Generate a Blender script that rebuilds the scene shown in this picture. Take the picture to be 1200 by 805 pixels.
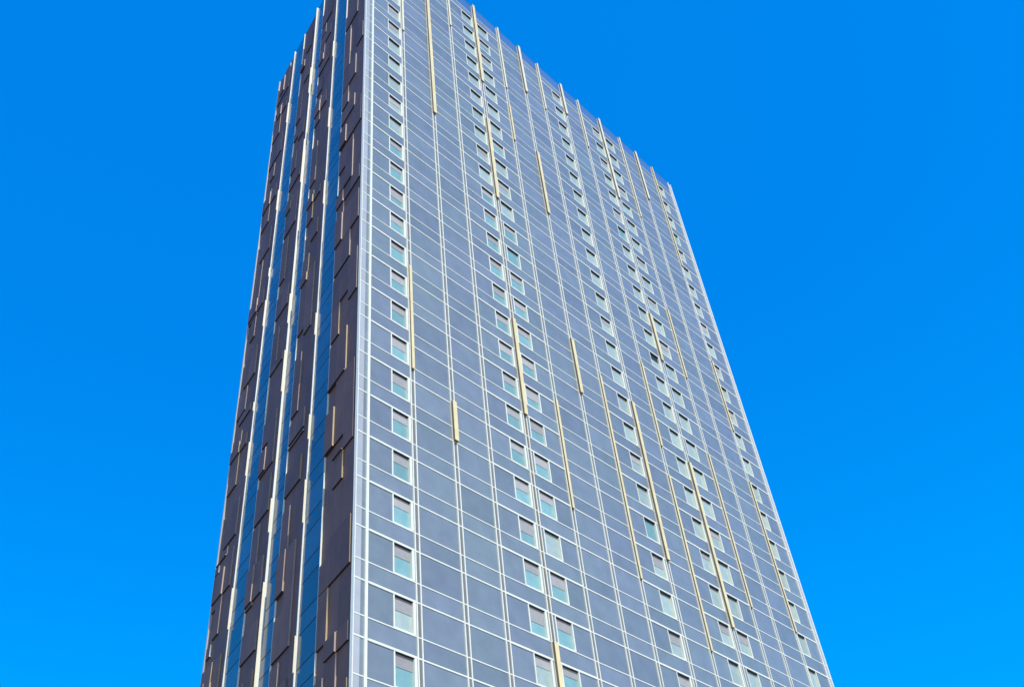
import bpy, bmesh, math, random
from mathutils import Matrix, Vector
random.seed(7)
for o in list(bpy.data.objects):
    bpy.data.objects.remove(o)
scene = bpy.context.scene
COL = scene.collection
H = 3.0                      # storey height in metres; facade layout below is in storeys
GZ = 8.3                     # storeys from the street to the reference floor line

# ------------------------------------------------------------------ camera
yaw, pitch, roll = 0.8892, 0.7669, -0.1245
cy, sy, cp, sp, cr, sr = (math.cos(yaw), math.sin(yaw), math.cos(pitch), math.sin(pitch), math.cos(roll), math.sin(roll))
fwd = Vector((sy*cp, cy*cp, sp)); rt = Vector((cy, -sy, 0)); up = rt.cross(fwd)
R_ = cr*rt + sr*up; U_ = -sr*rt + cr*up
cam_d = bpy.data.cameras.new('camera'); cam = bpy.data.objects.new('camera', cam_d); COL.objects.link(cam)
M = Matrix((R_, U_, -fwd)).transposed().to_4x4()
M.translation = Vector((-9.1891*H, -11.0609*H, (-7.7598+GZ)*H))
cam.matrix_world = M
cam_d.sensor_width = 36; cam_d.lens = 1187.69/1200*36
cam_d.clip_end = 8000; cam_d.clip_start = .1
scene.camera = cam

# ------------------------------------------------------------------ sky, sun, exposure
SUN_EL = math.radians(44); SUN_AZ = math.radians(196)      # azimuth clockwise from +Y (to the sun)
w = bpy.data.worlds.new('World'); scene.world = w; w.use_nodes = True
nt = w.node_tree; bg = nt.nodes['Background']
sky = nt.nodes.new('ShaderNodeTexSky'); sky.sky_type = 'NISHITA'; sky.sun_disc = False
sky.sun_elevation = SUN_EL; sky.sun_rotation = SUN_AZ; sky.ozone_density = 3.0; sky.dust_density = .4; sky.air_density = 1.0
tint = nt.nodes.new('ShaderNodeMix'); tint.data_type = 'RGBA'; tint.blend_type = 'MULTIPLY'; tint.inputs['Factor'].default_value = 1
# deep saturated blue high up, unseen warm haze added near the horizon for fill
wtc = nt.nodes.new('ShaderNodeTexCoord'); sep = nt.nodes.new('ShaderNodeSeparateXYZ'); nt.links.new(wtc.outputs['Generated'], sep.inputs[0])
mr = nt.nodes.new('ShaderNodeMapRange'); mr.interpolation_type = 'SMOOTHSTEP'
mr.inputs[1].default_value = .06; mr.inputs[2].default_value = .34; nt.links.new(sep.outputs['Z'], mr.inputs[0])
hz = nt.nodes.new('ShaderNodeMix'); hz.data_type = 'RGBA'
hz.inputs['A'].default_value = (2.6, 1.7, 1.2, 1); hz.inputs['B'].default_value = (.0, 1.0, 1.85, 1)
lw = nt.nodes.new('ShaderNodeMapRange'); lw.interpolation_type = 'SMOOTHSTEP'
lw.inputs[1].default_value = .30; lw.inputs[2].default_value = .72; nt.links.new(sep.outputs['Z'], lw.inputs[0])
deep = nt.nodes.new('ShaderNodeMix'); deep.data_type = 'RGBA'
deep.inputs['A'].default_value = (0, 1.31, 1.95, 1); deep.inputs['B'].default_value = (0, 1.06, 1.88, 1)
nt.links.new(lw.outputs[0], deep.inputs['Factor']); nt.links.new(deep.outputs['Result'], hz.inputs['B'])
nt.links.new(mr.outputs[0], hz.inputs['Factor']); nt.links.new(hz.outputs['Result'], tint.inputs['B'])
even = nt.nodes.new('ShaderNodeMix'); even.data_type = 'RGBA'; even.inputs['Factor'].default_value = .55
even.inputs['B'].default_value = (1.2, 1.75, 3.6, 1)
nt.links.new(sky.outputs[0], even.inputs['A']); nt.links.new(even.outputs['Result'], tint.inputs['A']); nt.links.new(tint.outputs['Result'], bg.inputs['Color'])
bg.inputs['Strength'].default_value = .15
sd_ = bpy.data.lights.new('sun', 'SUN'); sun = bpy.data.objects.new('sun', sd_); COL.objects.link(sun)
sd_.energy = 3.6; sd_.angle = math.radians(.5); sd_.color = (1, .95, .88)
to_sun = Vector((math.sin(SUN_AZ)*math.cos(SUN_EL), math.cos(SUN_AZ)*math.cos(SUN_EL), math.sin(SUN_EL)))
sun.rotation_euler = to_sun.to_track_quat('Z', 'Y').to_euler()
scene.view_settings.view_transform = 'Standard'; scene.view_settings.look = 'None'
scene.view_settings.exposure = 0; scene.view_settings.gamma = 1

# ------------------------------------------------------------------ materials
def mat(name, col, rough=.5, metal=0, ior=1.5, tint=0, noise=0, nscale=1.5, bump=0, coat=0, col2=None, c2scale=.12):
    m = bpy.data.materials.new(name); m.use_nodes = True; t = m.node_tree; b = t.nodes['Principled BSDF']
    b.inputs['Roughness'].default_value = rough; b.inputs['Metallic'].default_value = metal
    b.inputs['IOR'].default_value = ior; b.inputs['Coat Weight'].default_value = coat
    tc = t.nodes.new('ShaderNodeTexCoord')
    rgb = t.nodes.new('ShaderNodeRGB'); rgb.outputs[0].default_value = (*col, 1); out = rgb.outputs[0]
    if col2:
        n = t.nodes.new('ShaderNodeTexNoise'); n.inputs['Scale'].default_value = c2scale; n.inputs['Detail'].default_value = 3
        t.links.new(tc.outputs['Object'], n.inputs['Vector'])
        rp = t.nodes.new('ShaderNodeMapRange'); rp.inputs[1].default_value = .4; rp.inputs[2].default_value = .62
        t.links.new(n.outputs[0], rp.inputs[0])
        mx = t.nodes.new('ShaderNodeMix'); mx.data_type = 'RGBA'; mx.inputs['B'].default_value = (*col2, 1)
        t.links.new(rp.outputs[0], mx.inputs['Factor']); t.links.new(out, mx.inputs['A']); out = mx.outputs['Result']
    if noise:
        n = t.nodes.new('ShaderNodeTexNoise'); n.inputs['Scale'].default_value = nscale; n.inputs['Detail'].default_value = 6
        t.links.new(tc.outputs['Object'], n.inputs['Vector'])
        rp = t.nodes.new('ShaderNodeMapRange'); rp.inputs[1].default_value = .3; rp.inputs[2].default_value = .7
        rp.inputs[3].default_value = 1-noise; rp.inputs[4].default_value = 1+noise
        t.links.new(n.outputs[0], rp.inputs[0])
        mx = t.nodes.new('ShaderNodeVectorMath'); mx.operation = 'SCALE'
        t.links.new(out, mx.inputs[0]); t.links.new(rp.outputs[0], mx.inputs['Scale']); out = mx.outputs[0]
        if bump:
            bp = t.nodes.new('ShaderNodeBump'); bp.inputs['Strength'].default_value = bump; bp.inputs['Distance'].default_value = .02
            t.links.new(n.outputs[0], bp.inputs['Height']); t.links.new(bp.outputs[0], b.inputs['Normal'])
    if tint:                    # each pane / panel its own batch tone
        a = t.nodes.new('ShaderNodeAttribute'); a.attribute_name = 'batch'
        rp = t.nodes.new('ShaderNodeMapRange'); rp.inputs[3].default_value = 1-tint; rp.inputs[4].default_value = 1+tint
        t.links.new(a.outputs['Fac'], rp.inputs[0])
        mx = t.nodes.new('ShaderNodeVectorMath'); mx.operation = 'SCALE'
        t.links.new(out, mx.inputs[0]); t.links.new(rp.outputs[0], mx.inputs['Scale']); out = mx.outputs[0]
    t.links.new(out, b.inputs['Base Color'])
    return m

GLASS = mat('coated_facade_glass', (.218, .246, .264), .10, ior=1.58, tint=.10, noise=.09, nscale=.9, bump=.06, col2=(.215, .255, .250), c2scale=.16)
CLEAR = mat('clear_parapet_glass', (.16, .19, .24), .08, ior=1.5, tint=.1)
CLEAR.node_tree.nodes['Principled BSDF'].inputs['Alpha'].default_value = .55
SGLASS = mat('blue_mirror_glass', (.035, .065, .095), .14, ior=1.75, tint=.3, noise=.15, nscale=.6)
WHITE = mat('white_aluminium', (.86, .85, .67), .4, noise=.05, nscale=3)
GREY = mat('grey_gasket', (.20, .19, .17), .6, noise=.1, nscale=2)
PALE = mat('pale_screen_panel', (.47, .47, .44), .3, tint=.06, noise=.05)
PALED = mat('grey_screen_panel', (.22, .26, .26), .3, tint=.12, noise=.08)
GOLD = mat('gold_anodised', (.88, .71, .34), .42, noise=.09, nscale=1.2)
CREAM = mat('cream_anodised', (.88, .79, .52), .42, noise=.07, nscale=1.2)
BROWN = mat('dark_brown_cladding', (.165, .084, .054), .5, ior=1.3, tint=.16, noise=.12, nscale=.7)
EDGEG = mat('dull_gold_edge', (.52, .38, .20), .5, noise=.1)
BEIGE = mat('champagne_edge', (.46, .35, .28), .5, noise=.1)
BRONZE_SHADE = mat('bronze_and_fin_shade', (.21, .155, .09), .45, noise=.1)  # painted shade of the fins, and the brown joint of one mullion
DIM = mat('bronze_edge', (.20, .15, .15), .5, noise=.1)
SHADOWGAP = mat('black_joint_and_shade', (.012, .012, .015), .7)  # joints and backing, also painted shade under panels and at window heads
TEAL = mat('teal_window_glass', (.24, .42, .39), .12, ior=1.5, tint=.16, noise=.08, nscale=2)
PALET = mat('sheen_window_glass', (.40, .48, .40), .12, ior=1.5, tint=.12, noise=.08, nscale=2)  # paler than the teal: sky reflection at grazing view put into the colour
BLIND = mat('grey_blind', (.40, .38, .34), .6, tint=.16, noise=.06, nscale=4)
DARKIN = mat('dark_room', (.02, .025, .03), .6)
ROOF = mat('roof_membrane', (.25, .25, .25), .9, noise=.2)
CONC = mat('ground_paving', (.42, .39, .35), .9, noise=.2, nscale=.3, bump=.2)
CORE = mat('core_concrete', (.14, .14, .15), .8, noise=.1)

# ------------------------------------------------------------------ mesh helpers
class MB:
    def __init__(s): s.v = []; s.f = []; s.mi = []; s.b = []
    def quad(s, pts, mi=0, batch=None):
        n = len(s.v); s.v += [tuple(p) for p in pts]; s.f.append((n, n+1, n+2, n+3)); s.mi.append(mi); s.b.append(random.random() if batch is None else batch)
    def box(s, fr, a0, a1, z0, z1, d0, d1, mi=0, faces=None, skip=()):
        """box on a facade frame: a along, z up, d outwards. faces = material per face name"""
        P = lambda a, z, d: fr(a, z, d)
        b = random.random(); q = {
         'out': [P(a0,z0,d1),P(a1,z0,d1),P(a1,z1,d1),P(a0,z1,d1)], 'in': [P(a1,z0,d0),P(a0,z0,d0),P(a0,z1,d0),P(a1,z1,d0)],
         'lo': [P(a0,z0,d0),P(a0,z0,d1),P(a0,z1,d1),P(a0,z1,d0)], 'hi': [P(a1,z0,d1),P(a1,z0,d0),P(a1,z1,d0),P(a1,z1,d1)],
         'bot': [P(a0,z0,d0),P(a1,z0,d0),P(a1,z0,d1),P(a0,z0,d1)], 'top': [P(a0,z1,d1),P(a1,z1,d1),P(a1,z1,d0),P(a0,z1,d0)]}
        for k, pts in q.items():
            if k in skip: continue
            s.quad(pts, (faces or {}).get(k, mi), b)
    def build(s, name, mats, parent):
        me = bpy.data.meshes.new(name); me.from_pydata(s.v, [], s.f)
        for m in (mats if isinstance(mats, (list, tuple)) else [mats]): me.materials.append(m)
        for p, i in zip(me.polygons, s.mi): p.material_index = i
        at = me.attributes.new('batch', 'FLOAT', 'FACE')
        for i, b in enumerate(s.b): at.data[i].value = b
        me.validate(); me.update()
        o = bpy.data.objects.new(name, me); COL.objects.link(o); o.parent = parent
        return o

def front(a, z, d): return (a*H, -d*H, (z+GZ)*H)
ANG = math.radians(13.71)
SD = (math.sin(ANG), math.cos(ANG)); NR = (-math.cos(ANG), math.sin(ANG)); OX = -.2348
def side(a, z, d): return ((OX + SD[0]*a + NR[0]*d)*H, (SD[1]*a + NR[1]*d)*H, (z+GZ)*H)

# ------------------------------------------------------------------ ground
gm = bmesh.new(); bmesh.ops.create_circle(gm, cap_ends=True, segments=96, radius=4000)
me = bpy.data.meshes.new('ground'); gm.to_mesh(me); gm.free(); me.materials.append(CONC)
ground = bpy.data.objects.new('ground', me); COL.objects.link(ground); ground['kind'] = 'structure'

# ------------------------------------------------------------------ the tower
tower = bpy.data.objects.new('tower_block', None); COL.objects.link(tower)
tower['label'] = 'very tall glass tower with gold fins, pale blue grid and dark brown side cladding'
tower['category'] = 'tower'

K0, K1 = -7, 26                       # storeys built
LO = K0 - 1.3                         # street level
XM = [0, 1.1398, 2.2491, 3.2767, 4.5544, 5.8013, 6.9048, 7.9274, 9.2263, 10.2409, 11.5005, 12.7878, 13.814, 14.9264, 16.0923]
XR = 16.25; SE = 7.2224
ZR = 26.0
# structural body inside the skins
c = [(OX+.03, .12), (XR-.03, .12), (XR+SD[0]*SE*.2, SD[1]*SE), (OX+SD[0]*SE+.06, SD[1]*SE-.05)]
c[0] = (OX+.07+SD[0]*.12, .12)
b = MB(); zb, zt = 0.0, (ZR-.95+GZ)*H
for i in range(4):
    p, q = c[i], c[(i+1) % 4]
    b.quad([(p[0]*H, p[1]*H, zb), (q[0]*H, q[1]*H, zb), (q[0]*H, q[1]*H, zt), (p[0]*H, p[1]*H, zt)])
b.build('core_wall', CORE, tower)
b = MB(); b.quad([(p[0]*H, p[1]*H, zt) for p in c]); b.build('roof', ROOF, tower)
# back and right sides: plain glazing with floor bands
b = MB()
def right(a, z, d): return ((XR-.03+.035*a+d)*H, (.12+a)*H, (z+GZ)*H)
for k in range(K0-1, K1):
    b.box(right, .0, SE-.3, k+.4, k+.98, .01, .03, 0); b.box(right, 0, SE-.3, k+.0, k+.38, .01, .03, 1)
b.build('rear_glazing', [GLASS, BROWN], tower)

# window columns: bay index -> x range
WIN = {0: (.585, 1.06), 3: (3.94, 4.455), 4: (4.70, 5.21), 7: (8.60, 9.11), 9: (10.91, 11.41), 10: (11.68, 12.20), 13: (14.95, 15.42)}
VB = .37                              # spandrel height; glass from VB to 1 is the vision band
MW = .062                             # half width of a mullion pair

def tilt(): return random.uniform(-.0016, .0016)
for i in range(14):
    a0, a1 = XM[i], XM[i+1]; b = MB()
    for k in range(K0-1, K1):
        cells = [(a0, a1, k, k+VB)]
        if i in WIN and k < 25 and k >= K0:
            w0, w1 = WIN[i]; cells += [(a0, w0, k+VB, k+1), (w1, a1, k+VB, k+1)]
        else: cells.append((a0, a1, k+VB, k+1))
        for (u0, u1, z0, z1) in cells:
            if u1-u0 < .005: continue
            bt = random.random()**.8
            b.quad([front(u0, z0, tilt()), front(u1, z0, tilt()), front(u1, z1, tilt()), front(u0, z1, tilt())], 1 if z0 > 25.2 else 0, bt)
    b.build('glazing', [GLASS, CLEAR], tower)

# transoms: white horizontal rails, one heavier at each window head
for k in range(K0-1, K1):
    b = MB(); t = .013
    b.box(front, OX+.004, XR-.006, k-t, k+t, -.02, .012); b.build('transom', WHITE, tower)
    if k < K1:
        b = MB(); b.box(front, OX+.004, XR-.006, k+VB-.010, k+VB+.010, -.02, .010); b.build('transom', WHITE, tower)
# heavier head frames in the window bays
b = MB()
for i in WIN:
    for k in range(K0, 25):
        b.box(front, XM[i]+MW+.002, XM[i+1]-MW-.002, k+1-.022, k+1+.018, -.01, .017)
b.build('head_frame', WHITE, tower)

# mullions: a pair of slim white rails with a grey joint between
for i, x in enumerate(XM[:-1]):
    b = MB()
    if i == 0:
        b.box(front, x-.028, x+.028, LO, ZR, -.02, .03, 0)
    else:
        b.box(front, x-MW, x-MW+.024, LO, ZR, -.02, .022, 0)
        b.box(front, x+MW-.024, x+MW, LO, ZR, -.02, .022, 0)
        b.box(front, x-MW+.024, x+MW-.024, LO, ZR, -.02, .006, 1)
    b.build('mullion', [WHITE, BRONZE_SHADE if i == 4 else GREY], tower)
b = MB(); x = XM[-1]
b.box(front, x-.07, x-.03, LO, ZR, -.02, .03, 0); b.box(front, XR-.045, XR, LO, ZR, -.06, .02, 0)
b.box(front, x-.03, XR-.045, LO, ZR, -.03, .004, 2)
b.build('mullion', [WHITE, GREY, PALE], tower)

# corner screen left of the first mullion
b = MB()
for k in range(K0-1, K1):
    for z0, z1 in ((k, k+VB), (k+VB, k+1)):
        b.box(front, OX, -.105, z0, z1, -.05, .004, 0); b.box(front, -.105, -.028, z0, z1, -.05, .002, 1)
b.build('corner_screen', [PALE, PALED], tower)
b = MB(); b.box(front, OX-.012, OX+.006, LO, ZR, -.055, .007, 0)
b.build('corner_trim', WHITE, tower)

# coping along the glass parapet
b = MB(); b.box(front, OX, XR, ZR-.004, ZR+.004, -.01, .004, 0); b.build('coping', PALED, tower)

# fins (mullion letter index, bottom, top, colour)
FINS = [(1,20,22,'p'),(1,22.05,26,'p'),(1,6.3,9.45,'g'),(2,16.75,26,'g'),(2,5,6.04,'g'),(3,23,26,'p'),(4,21,26.03,'g'),(4,14.9,18.85,'g'),(4,6.95,10.05,'g'),(4,-2,1.36,'g'),
 (5,22,26.03,'p'),(5,18.95,20.95,'g'),(5,4.95,8.1,'g'),(6,22.95,26.03,'p'),(6,16.2,19.35,'g'),(6,8.95,10.85,'g'),(7,22.95,26.03,'p'),(7,3.98,10.15,'g'),
 (8,24,26.03,'p'),(8,4.97,9.95,'g'),(9,22.9,26.03,'p'),(9,8.95,12.05,'g'),(9,2.95,7.95,'g'),(10,20.95,26.03,'p'),(10,12.9,14.95,'g'),(10,3.95,9.0,'g'),
 (11,20.95,26.03,'p'),(11,12.95,16.05,'g'),(11,4.95,9.95,'g'),(12,22.9,26.03,'p'),(13,19.85,26.03,'p'),(13,11.95,15.0,'g'),(13,4.95,9.95,'g')]
for i, z0, z1, cc in FINS:
    b = MB(); x = XM[i]
    if i == 13 and cc == 'p': m = GOLD
    else: m = GOLD if cc == 'g' else CREAM
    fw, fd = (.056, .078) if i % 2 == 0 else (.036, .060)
    b.box(front, x-fw, x+fw, z0, z1, .012, fd, 0, faces={'lo': 1, 'bot': 1})  # left and bottom faces darkened: fin shade put into the colour
    b.build('fin', [m, BRONZE_SHADE], tower)

# windows: recessed opening with frame, pane and roller blind
from bpy_extras.object_utils import world_to_camera_view
wins = []
for i, (w0, w1) in WIN.items():
    for k in range(K0, 25):
        p = [world_to_camera_view(scene, cam, Vector(front(a, z, 0))) for a, z in ((w0, k+.5), (w1, k+.5), (w0, k+.95), (w1, k+.95))]
        ok = all(-.02 < q.x < 1.02 and -.02 < q.y < 1.02 for q in p)
        area = abs((p[1]-p[0]).x*(p[2]-p[0]).y - (p[1]-p[0]).y*(p[2]-p[0]).x)
        wins.append(((area if ok else area*1e-6), i, k, w0, w1))
wins.sort(reverse=True)
def window_geo(fr_, pn, bl, i, k, w0, w1):
    z0, z1 = k+VB+.012, k+1-.02; D = .045; up = i >= 7 or k > 13
    t = .012 if up else .02; tr = .05 if i in (0, 3, 9, 7) else .024
    fr_.box(front, w0-.006, w0+t, z0, z1, -D, .013, 0)
    fr_.box(front, w1-tr, w1+.006, z0, z1, -D, .013, 0)
    fr_.box(front, w0+t, w1-tr, z1-(.035 if up else .014), z1, -D, .006, 1)  # black head strip: soffit shadow painted as a bar
    fr_.box(front, w0+t, w1-tr, z0, z0+.018, -D, .008, 0)
    j = random.random(); cut = z1-.012-random.choice([.16, .2, .22, .24, .24, .26, .3, .2])
    bt = random.random()
    pmi = 0 if (i in (0, 3, 4)) and random.random() > (.97 if up else .06) else 1
    if i >= 7 and random.random() < .03: pmi = 0
    pn.box(front, w0+t, w1-tr, z0+.018, z1-.012, -D-.01, -D+.006, pmi)
    odd = (i == 9 and k == 12)  # open window: dark sheet in place of a blind for the unlit room
    if odd or j > (.72 if up else .05): bl.box(front, w0+t+.008, w1-tr-.008, cut, z1-.014, -D+.007, -D+.014, 1 if odd else 0)
n_ind = 100
for r, (ar, i, k, w0, w1) in enumerate(wins[:n_ind]):
    f, pn, bl = MB(), MB(), MB()
    window_geo(f, pn, bl, i, k, w0, w1)
    wo = f.build('window', [WHITE, SHADOWGAP], tower)
    pn.build('pane', [TEAL, PALET], wo)
    if bl.f: bl.build('blind', [BLIND, DARKIN], wo)
f, pn, bl = MB(), MB(), MB()
for (ar, i, k, w0, w1) in wins[n_ind:]: window_geo(f, pn, bl, i, k, w0, w1)
wo = f.build('window', [WHITE, SHADOWGAP], tower); wo['kind'] = 'stuff'
pn.build('pane', [TEAL, PALET], wo); bl.build('blind', [BLIND, DARKIN], wo)

# ------------------------------------------------------------------ side facade
BAYS = [(.0, 2.10, [.012, .13, .54, .95, 1.33]), (2.175, 3.83, [2.175, 2.54, 2.94, 3.31]), (3.91, 5.77, [3.91, 4.22, 4.63, 4.98]), (5.85, 7.19, [5.85, 6.2, 6.6, 6.95])]
EDGES = [(0,0,-0.04,0.30,'d'), (0,0,1.33,2.29,'g'), (0,0,3.94,5.93,'d'), (0,0,7.90,9.24,'p'), (0,0,10.26,11.29,'p'),
         (0,0,11.73,12.22,'d'), (0,0,14.15,15.28,'d'), (0,0,18.25,19.08,'p'), (0,1,-0.73,0.32,'p'), (0,1,3.30,3.96,'g'),
         (0,1,5.91,7.17,'g'), (0,1,9.34,10.25,'p'), (0,1,12.21,13.97,'p'), (0,1,15.30,15.89,'p'), (0,1,16.89,17.91,'p'),
         (0,1,20.32,21.11,'d'), (0,2,0.32,1.32,'g'), (0,2,4.31,5.28,'g'), (0,2,7.27,8.24,'g'), (0,2,10.31,12.17,'p'),
         (0,2,14.20,14.94,'p'), (0,2,16.03,16.84,'p'), (0,2,17.94,20.14,'p'), (0,3,-0.38,0.24,'w'), (0,3,1.35,1.92,'w'),
         (0,3,2.29,3.23,'w'), (0,3,5.32,7.15,'w'), (0,3,8.34,10.18,'w'), (0,3,13.16,14.10,'w'), (0,3,20.93,21.84,'w'),
         (1,0,1.04,1.89,'p'), (1,0,1.89,3.24,'p'), (1,0,4.63,5.26,'g'), (1,0,5.86,5.92,'p'), (1,0,5.99,6.53,'p'),
         (1,0,8.98,11.18,'p'), (1,0,12.30,12.90,'p'), (1,0,13.96,14.28,'p'), (1,0,18.29,18.88,'p'), (1,0,20.68,21.58,'d'),
         (1,0,22.26,22.84,'p'), (1,0,23.63,24.51,'d'), (1,1,0.32,0.93,'p'), (1,1,2.33,3.99,'p'), (1,1,3.98,4.26,'p'),
         (1,1,6.72,8.48,'p'), (1,1,10.89,11.89,'g'), (1,1,10.94,11.64,'p'), (1,1,13.28,14.48,'g'), (1,1,14.93,16.78,'p'),
         (1,1,17.84,19.13,'p'), (1,1,19.47,20.15,'d'), (1,1,21.21,22.20,'p'), (1,1,22.92,23.51,'p'), (1,2,1.32,1.93,'w'),
         (1,2,4.25,6.18,'w'), (1,2,9.22,10.15,'w'), (1,2,12.00,12.81,'w'), (1,2,17.20,17.79,'w'), (1,2,20.02,21.01,'w'),
         (2,0,3.02,3.87,'p'), (2,0,4.97,5.96,'p'), (2,0,6.24,7.09,'p'), (2,0,7.09,7.81,'p'), (2,0,9.33,9.61,'p'),
         (2,0,11.28,12.08,'p'), (2,0,14.57,16.00,'p'), (2,0,16.70,17.11,'p'), (2,0,18.89,19.64,'p'), (2,0,22.16,23.77,'p'),
         (2,0,24.06,25.06,'d'), (2,1,1.09,1.31,'p'), (2,1,2.94,4.88,'p'), (2,1,6.29,6.94,'p'), (2,1,9.61,10.08,'p'),
         (2,1,10.05,10.82,'p'), (2,1,12.61,13.38,'p'), (2,1,13.38,14.38,'p'), (2,1,15.55,16.24,'g'), (2,1,17.51,18.43,'p'),
         (2,1,20.16,21.85,'p'), (2,1,23.31,23.72,'p'), (2,2,1.99,2.89,'w'), (2,2,5.96,6.21,'w'), (2,2,8.23,9.17,'w'),
         (2,2,11.22,12.47,'w'), (2,2,19.22,20.04,'w'), (3,0,1.80,2.67,'g'), (3,0,4.27,5.28,'p'), (3,0,5.58,6.07,'p'),
         (3,0,6.05,6.60,'p'), (3,0,8.18,8.53,'p'), (3,0,9.25,9.50,'p'), (3,0,10.51,11.57,'p'), (3,0,13.16,13.72,'p'),
         (3,0,15.50,16.53,'p'), (3,0,18.02,18.65,'p'), (3,0,20.41,21.50,'p'), (3,0,23.06,23.62,'p'), (3,0,24.28,25.87,'p'),
         (3,1,3.32,4.07,'p'), (3,1,4.07,4.96,'p'), (3,1,5.25,5.50,'p'), (3,1,7.21,8.89,'g'), (3,1,9.58,10.40,'p'),
         (3,1,12.21,13.03,'p'), (3,1,13.06,15.36,'p'), (3,1,17.16,18.80,'p'), (3,1,19.49,20.22,'p'), (3,1,21.93,23.72,'g'),
         (3,1,24.61,25.60,'p'), (3,2,2.96,3.24,'w'), (3,2,4.99,5.18,'w')]
DL = .031
EM = {'p': 1, 'g': 2, 'w': 3, 'd': 4}
# backing wall
b = MB(); b.box(side, .07, SE, LO, ZR-.01, -.12, -.03, 0); b.build('backing_wall', SHADOWGAP, tower)
panels = []
for bi, (s0, s1, cols) in enumerate(BAYS):
    cols = cols + ([s1] if bi == 3 else [])
    edges = [e for e in EDGES if e[0] == bi]
    nb = len(cols)-1
    # fill the storeys where the photo is not legible, and those below the frame, with the same rhythm
    for j in range(len(cols)-(1 if bi < 3 else 2)):
        mine = sorted([e for e in edges if e[1] == j], key=lambda e: e[2])
        lo = min([e[2] for e in mine]) if mine else 20
        z = lo-.6
        while z > LO+1:
            h = random.choice([.63, 1, 1.37, 2]); edges.append((bi, j, z-h, z, random.choice('ppgd') if j < len(cols)-2 else 'w')); z -= h + random.choice([.37, 1, 1.63])
    steps = sorted({LO, ZR-.02} | {round(e[2], 2) for e in edges} | {round(e[3], 2) for e in edges})
    steps = [z for z in steps if LO <= z <= ZR-.02]
    cells = []
    for z0, z1 in zip(steps[:-1], steps[1:]):
        zm = (z0+z1)/2; lev = [0]; em = ['p']
        for j in range(1, len(cols)):
            e = [x for x in edges if x[1] == j-1+(0 if bi == 0 else 0) and x[2] <= zm <= x[3]]
            lev.append(0); em.append(e[0][4] if e else None)
        # lev[j] = depth of the column whose right edge is cols[j]
        d = []
        if bi == 0: bounds = list(range(1, 5))
        else: bounds = list(range(1, len(cols)))
        prev = 0; d = [0]
        for j in bounds:
            if em[j]: cur = prev+1; prev = cur
            else:
                cur = prev if prev and (int(zm*1.7)+j+bi) % 3 else 0
                prev = cur
            d.append(cur)
        cells.append((z0, z1, d, em))
    # glass strip sits at level 1 beside the fin
    ncol = len(cols) if bi == 3 else len(cols)
    lim = len(cols)-1
    for j in range(lim):
        a0, a1 = cols[j], cols[j+1]
        run = None
        for z0, z1, d, em in cells + [(None,)*4]:
            key = None if z0 is None else (d[j], em[j] if d[j] else None)
            if run and (key != run[2]):
                panels.append((bi, a0, a1, run[0], run[1], run[2][0], run[2][1])); run = None
            if key is not None and run is None: run = [z0, z1, key]
            elif run: run[1] = z1
obs = []
for (bi, a0, a1, z0, z1, d, em) in panels:
    o = world_to_camera_view(scene, cam, Vector(side((a0+a1)/2, (z0+z1)/2, 0)))
    vis = -.05 < o.x < 1.05 and -.05 < o.y < 1.1 and o.z > 0
    obs.append(((a1-a0)*(z1-z0)/o.z**2*(1 if vis else 1e-6)*(3 if d else .8), bi, a0, a1, z0, z1, d, em))
obs.sort(reverse=True)
rest = MB()
def panel(b, a0, a1, z0, z1, d, em):
    g = .006
    n = max(1, round((z1-z0)/3.2)); dz = (z1-z0)/n
    for q in range(n):
        b.box(side, a0+g*.3, a1-g*.3, z0+q*dz+(g if q == 0 else .002), z0+(q+1)*dz-.002, -.028, d*DL+.0, 0, faces={'lo': EM.get(em, 1) if d else 0, 'bot': 5})  # black undersides: shade below each panel put into the colour
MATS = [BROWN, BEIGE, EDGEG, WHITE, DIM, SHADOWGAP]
for r, (_, bi, a0, a1, z0, z1, d, em) in enumerate(obs):
    if r < 99:
        b = MB(); panel(b, a0, a1, z0, z1, d, em); b.build('cladding_panel', MATS, tower)
    else: panel(rest, a0, a1, z0, z1, d, em)
ro = rest.build('cladding_panel', MATS, tower); ro['kind'] = 'stuff'

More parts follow.
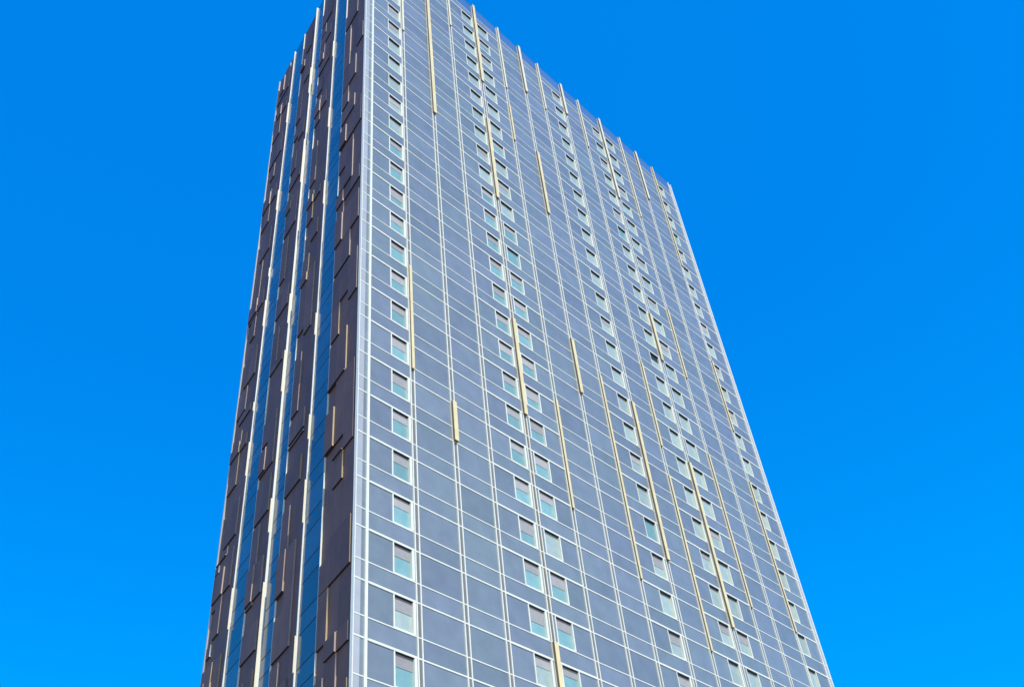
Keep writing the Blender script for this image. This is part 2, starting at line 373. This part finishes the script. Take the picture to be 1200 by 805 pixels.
# glass strips between the last panel column and the fin
for bi, (a0, a1) in enumerate([(1.33, 2.10), (3.31, 3.83), (4.98, 5.77)]):
    b = MB(); dj = .022
    for k in range(K0-1, K1):
        for z0, z1 in ((k, k+VB), (k+VB, k+1)):
            z1 = min(z1, ZR-.02); bt = random.random()
            b.quad([side(a1, z0+.012, dj+tilt()*.6), side(a0+.012, z0+.012, dj+tilt()*.6), side(a0+.012, z1-.012, dj+tilt()*.6), side(a1, z1-.012, dj+tilt()*.6)], 0, bt)
    for k in range(K0-1, K1):
        b.box(side, a0+.012, a1, k-.012, k+.012, -.02, dj-.004, 1); b.box(side, a0+.012, a1, k+VB-.012, k+VB+.012, -.02, dj-.004, 1)
    b.build('side_glazing', [SGLASS, SHADOWGAP], tower)
    b = MB(); b.box(side, a0, a0+.012, LO, ZR, -.02, dj+.008, 0); b.build('glazing_edge', WHITE, tower)

# white fins on the side, widened over short runs
WIDE = [(1,.35,1.02),(1,3.33,4.32),(1,5.33,5.97),(1,8.28,8.96),(1,12.94,13.9),(1,16.36,17.3),(1,-3,-1.4),(1,20.1,21),(2,.49,3.02),(2,4.17,5),(2,7.98,9.28),(2,10.2,11.24),
 (2,15.87,17.97),(2,20.5,22),(2,-3,-1),(3,3.01,3.96),(3,6.92,7.91),(3,8.9,9.18),(3,11.86,12.85),(3,13.83,14.18),(3,16.81,17.77),(3,21.44,22.62),(3,-2,.5)]
for n, s in ((1, 2.1371), (2, 3.8691), (3, 5.8105)):
    b = MB(); b.box(side, s-.012, s+.014, LO, ZR+.02, -.03, .072 if n == 2 else .052, 0, faces={'out': 1})
    po = b.build('side_fin', [WHITE, PALED], tower)
    for (m, z0, z1) in WIDE:
        if m == n:
            b = MB(); b.box(side, s-.0135, s+.0155, z0, z1, (.0725 if n == 2 else .0525), (.102 if n == 2 else .079), 0, faces={'out': 1}); b.build('fin_sleeve', [CREAM, BROWN], po)  # brown outward face: shade on the sleeve put into the colour
b = MB(); b.box(side, SE-.03, SE+.02, LO, ZR, -.08, .05, 0); b.build('side_fin', PALE, tower)
b = MB(); b.box(side, .02, SE, ZR-.018, ZR+.006, -.1, -.0, 0); b.build('coping', BROWN, tower)
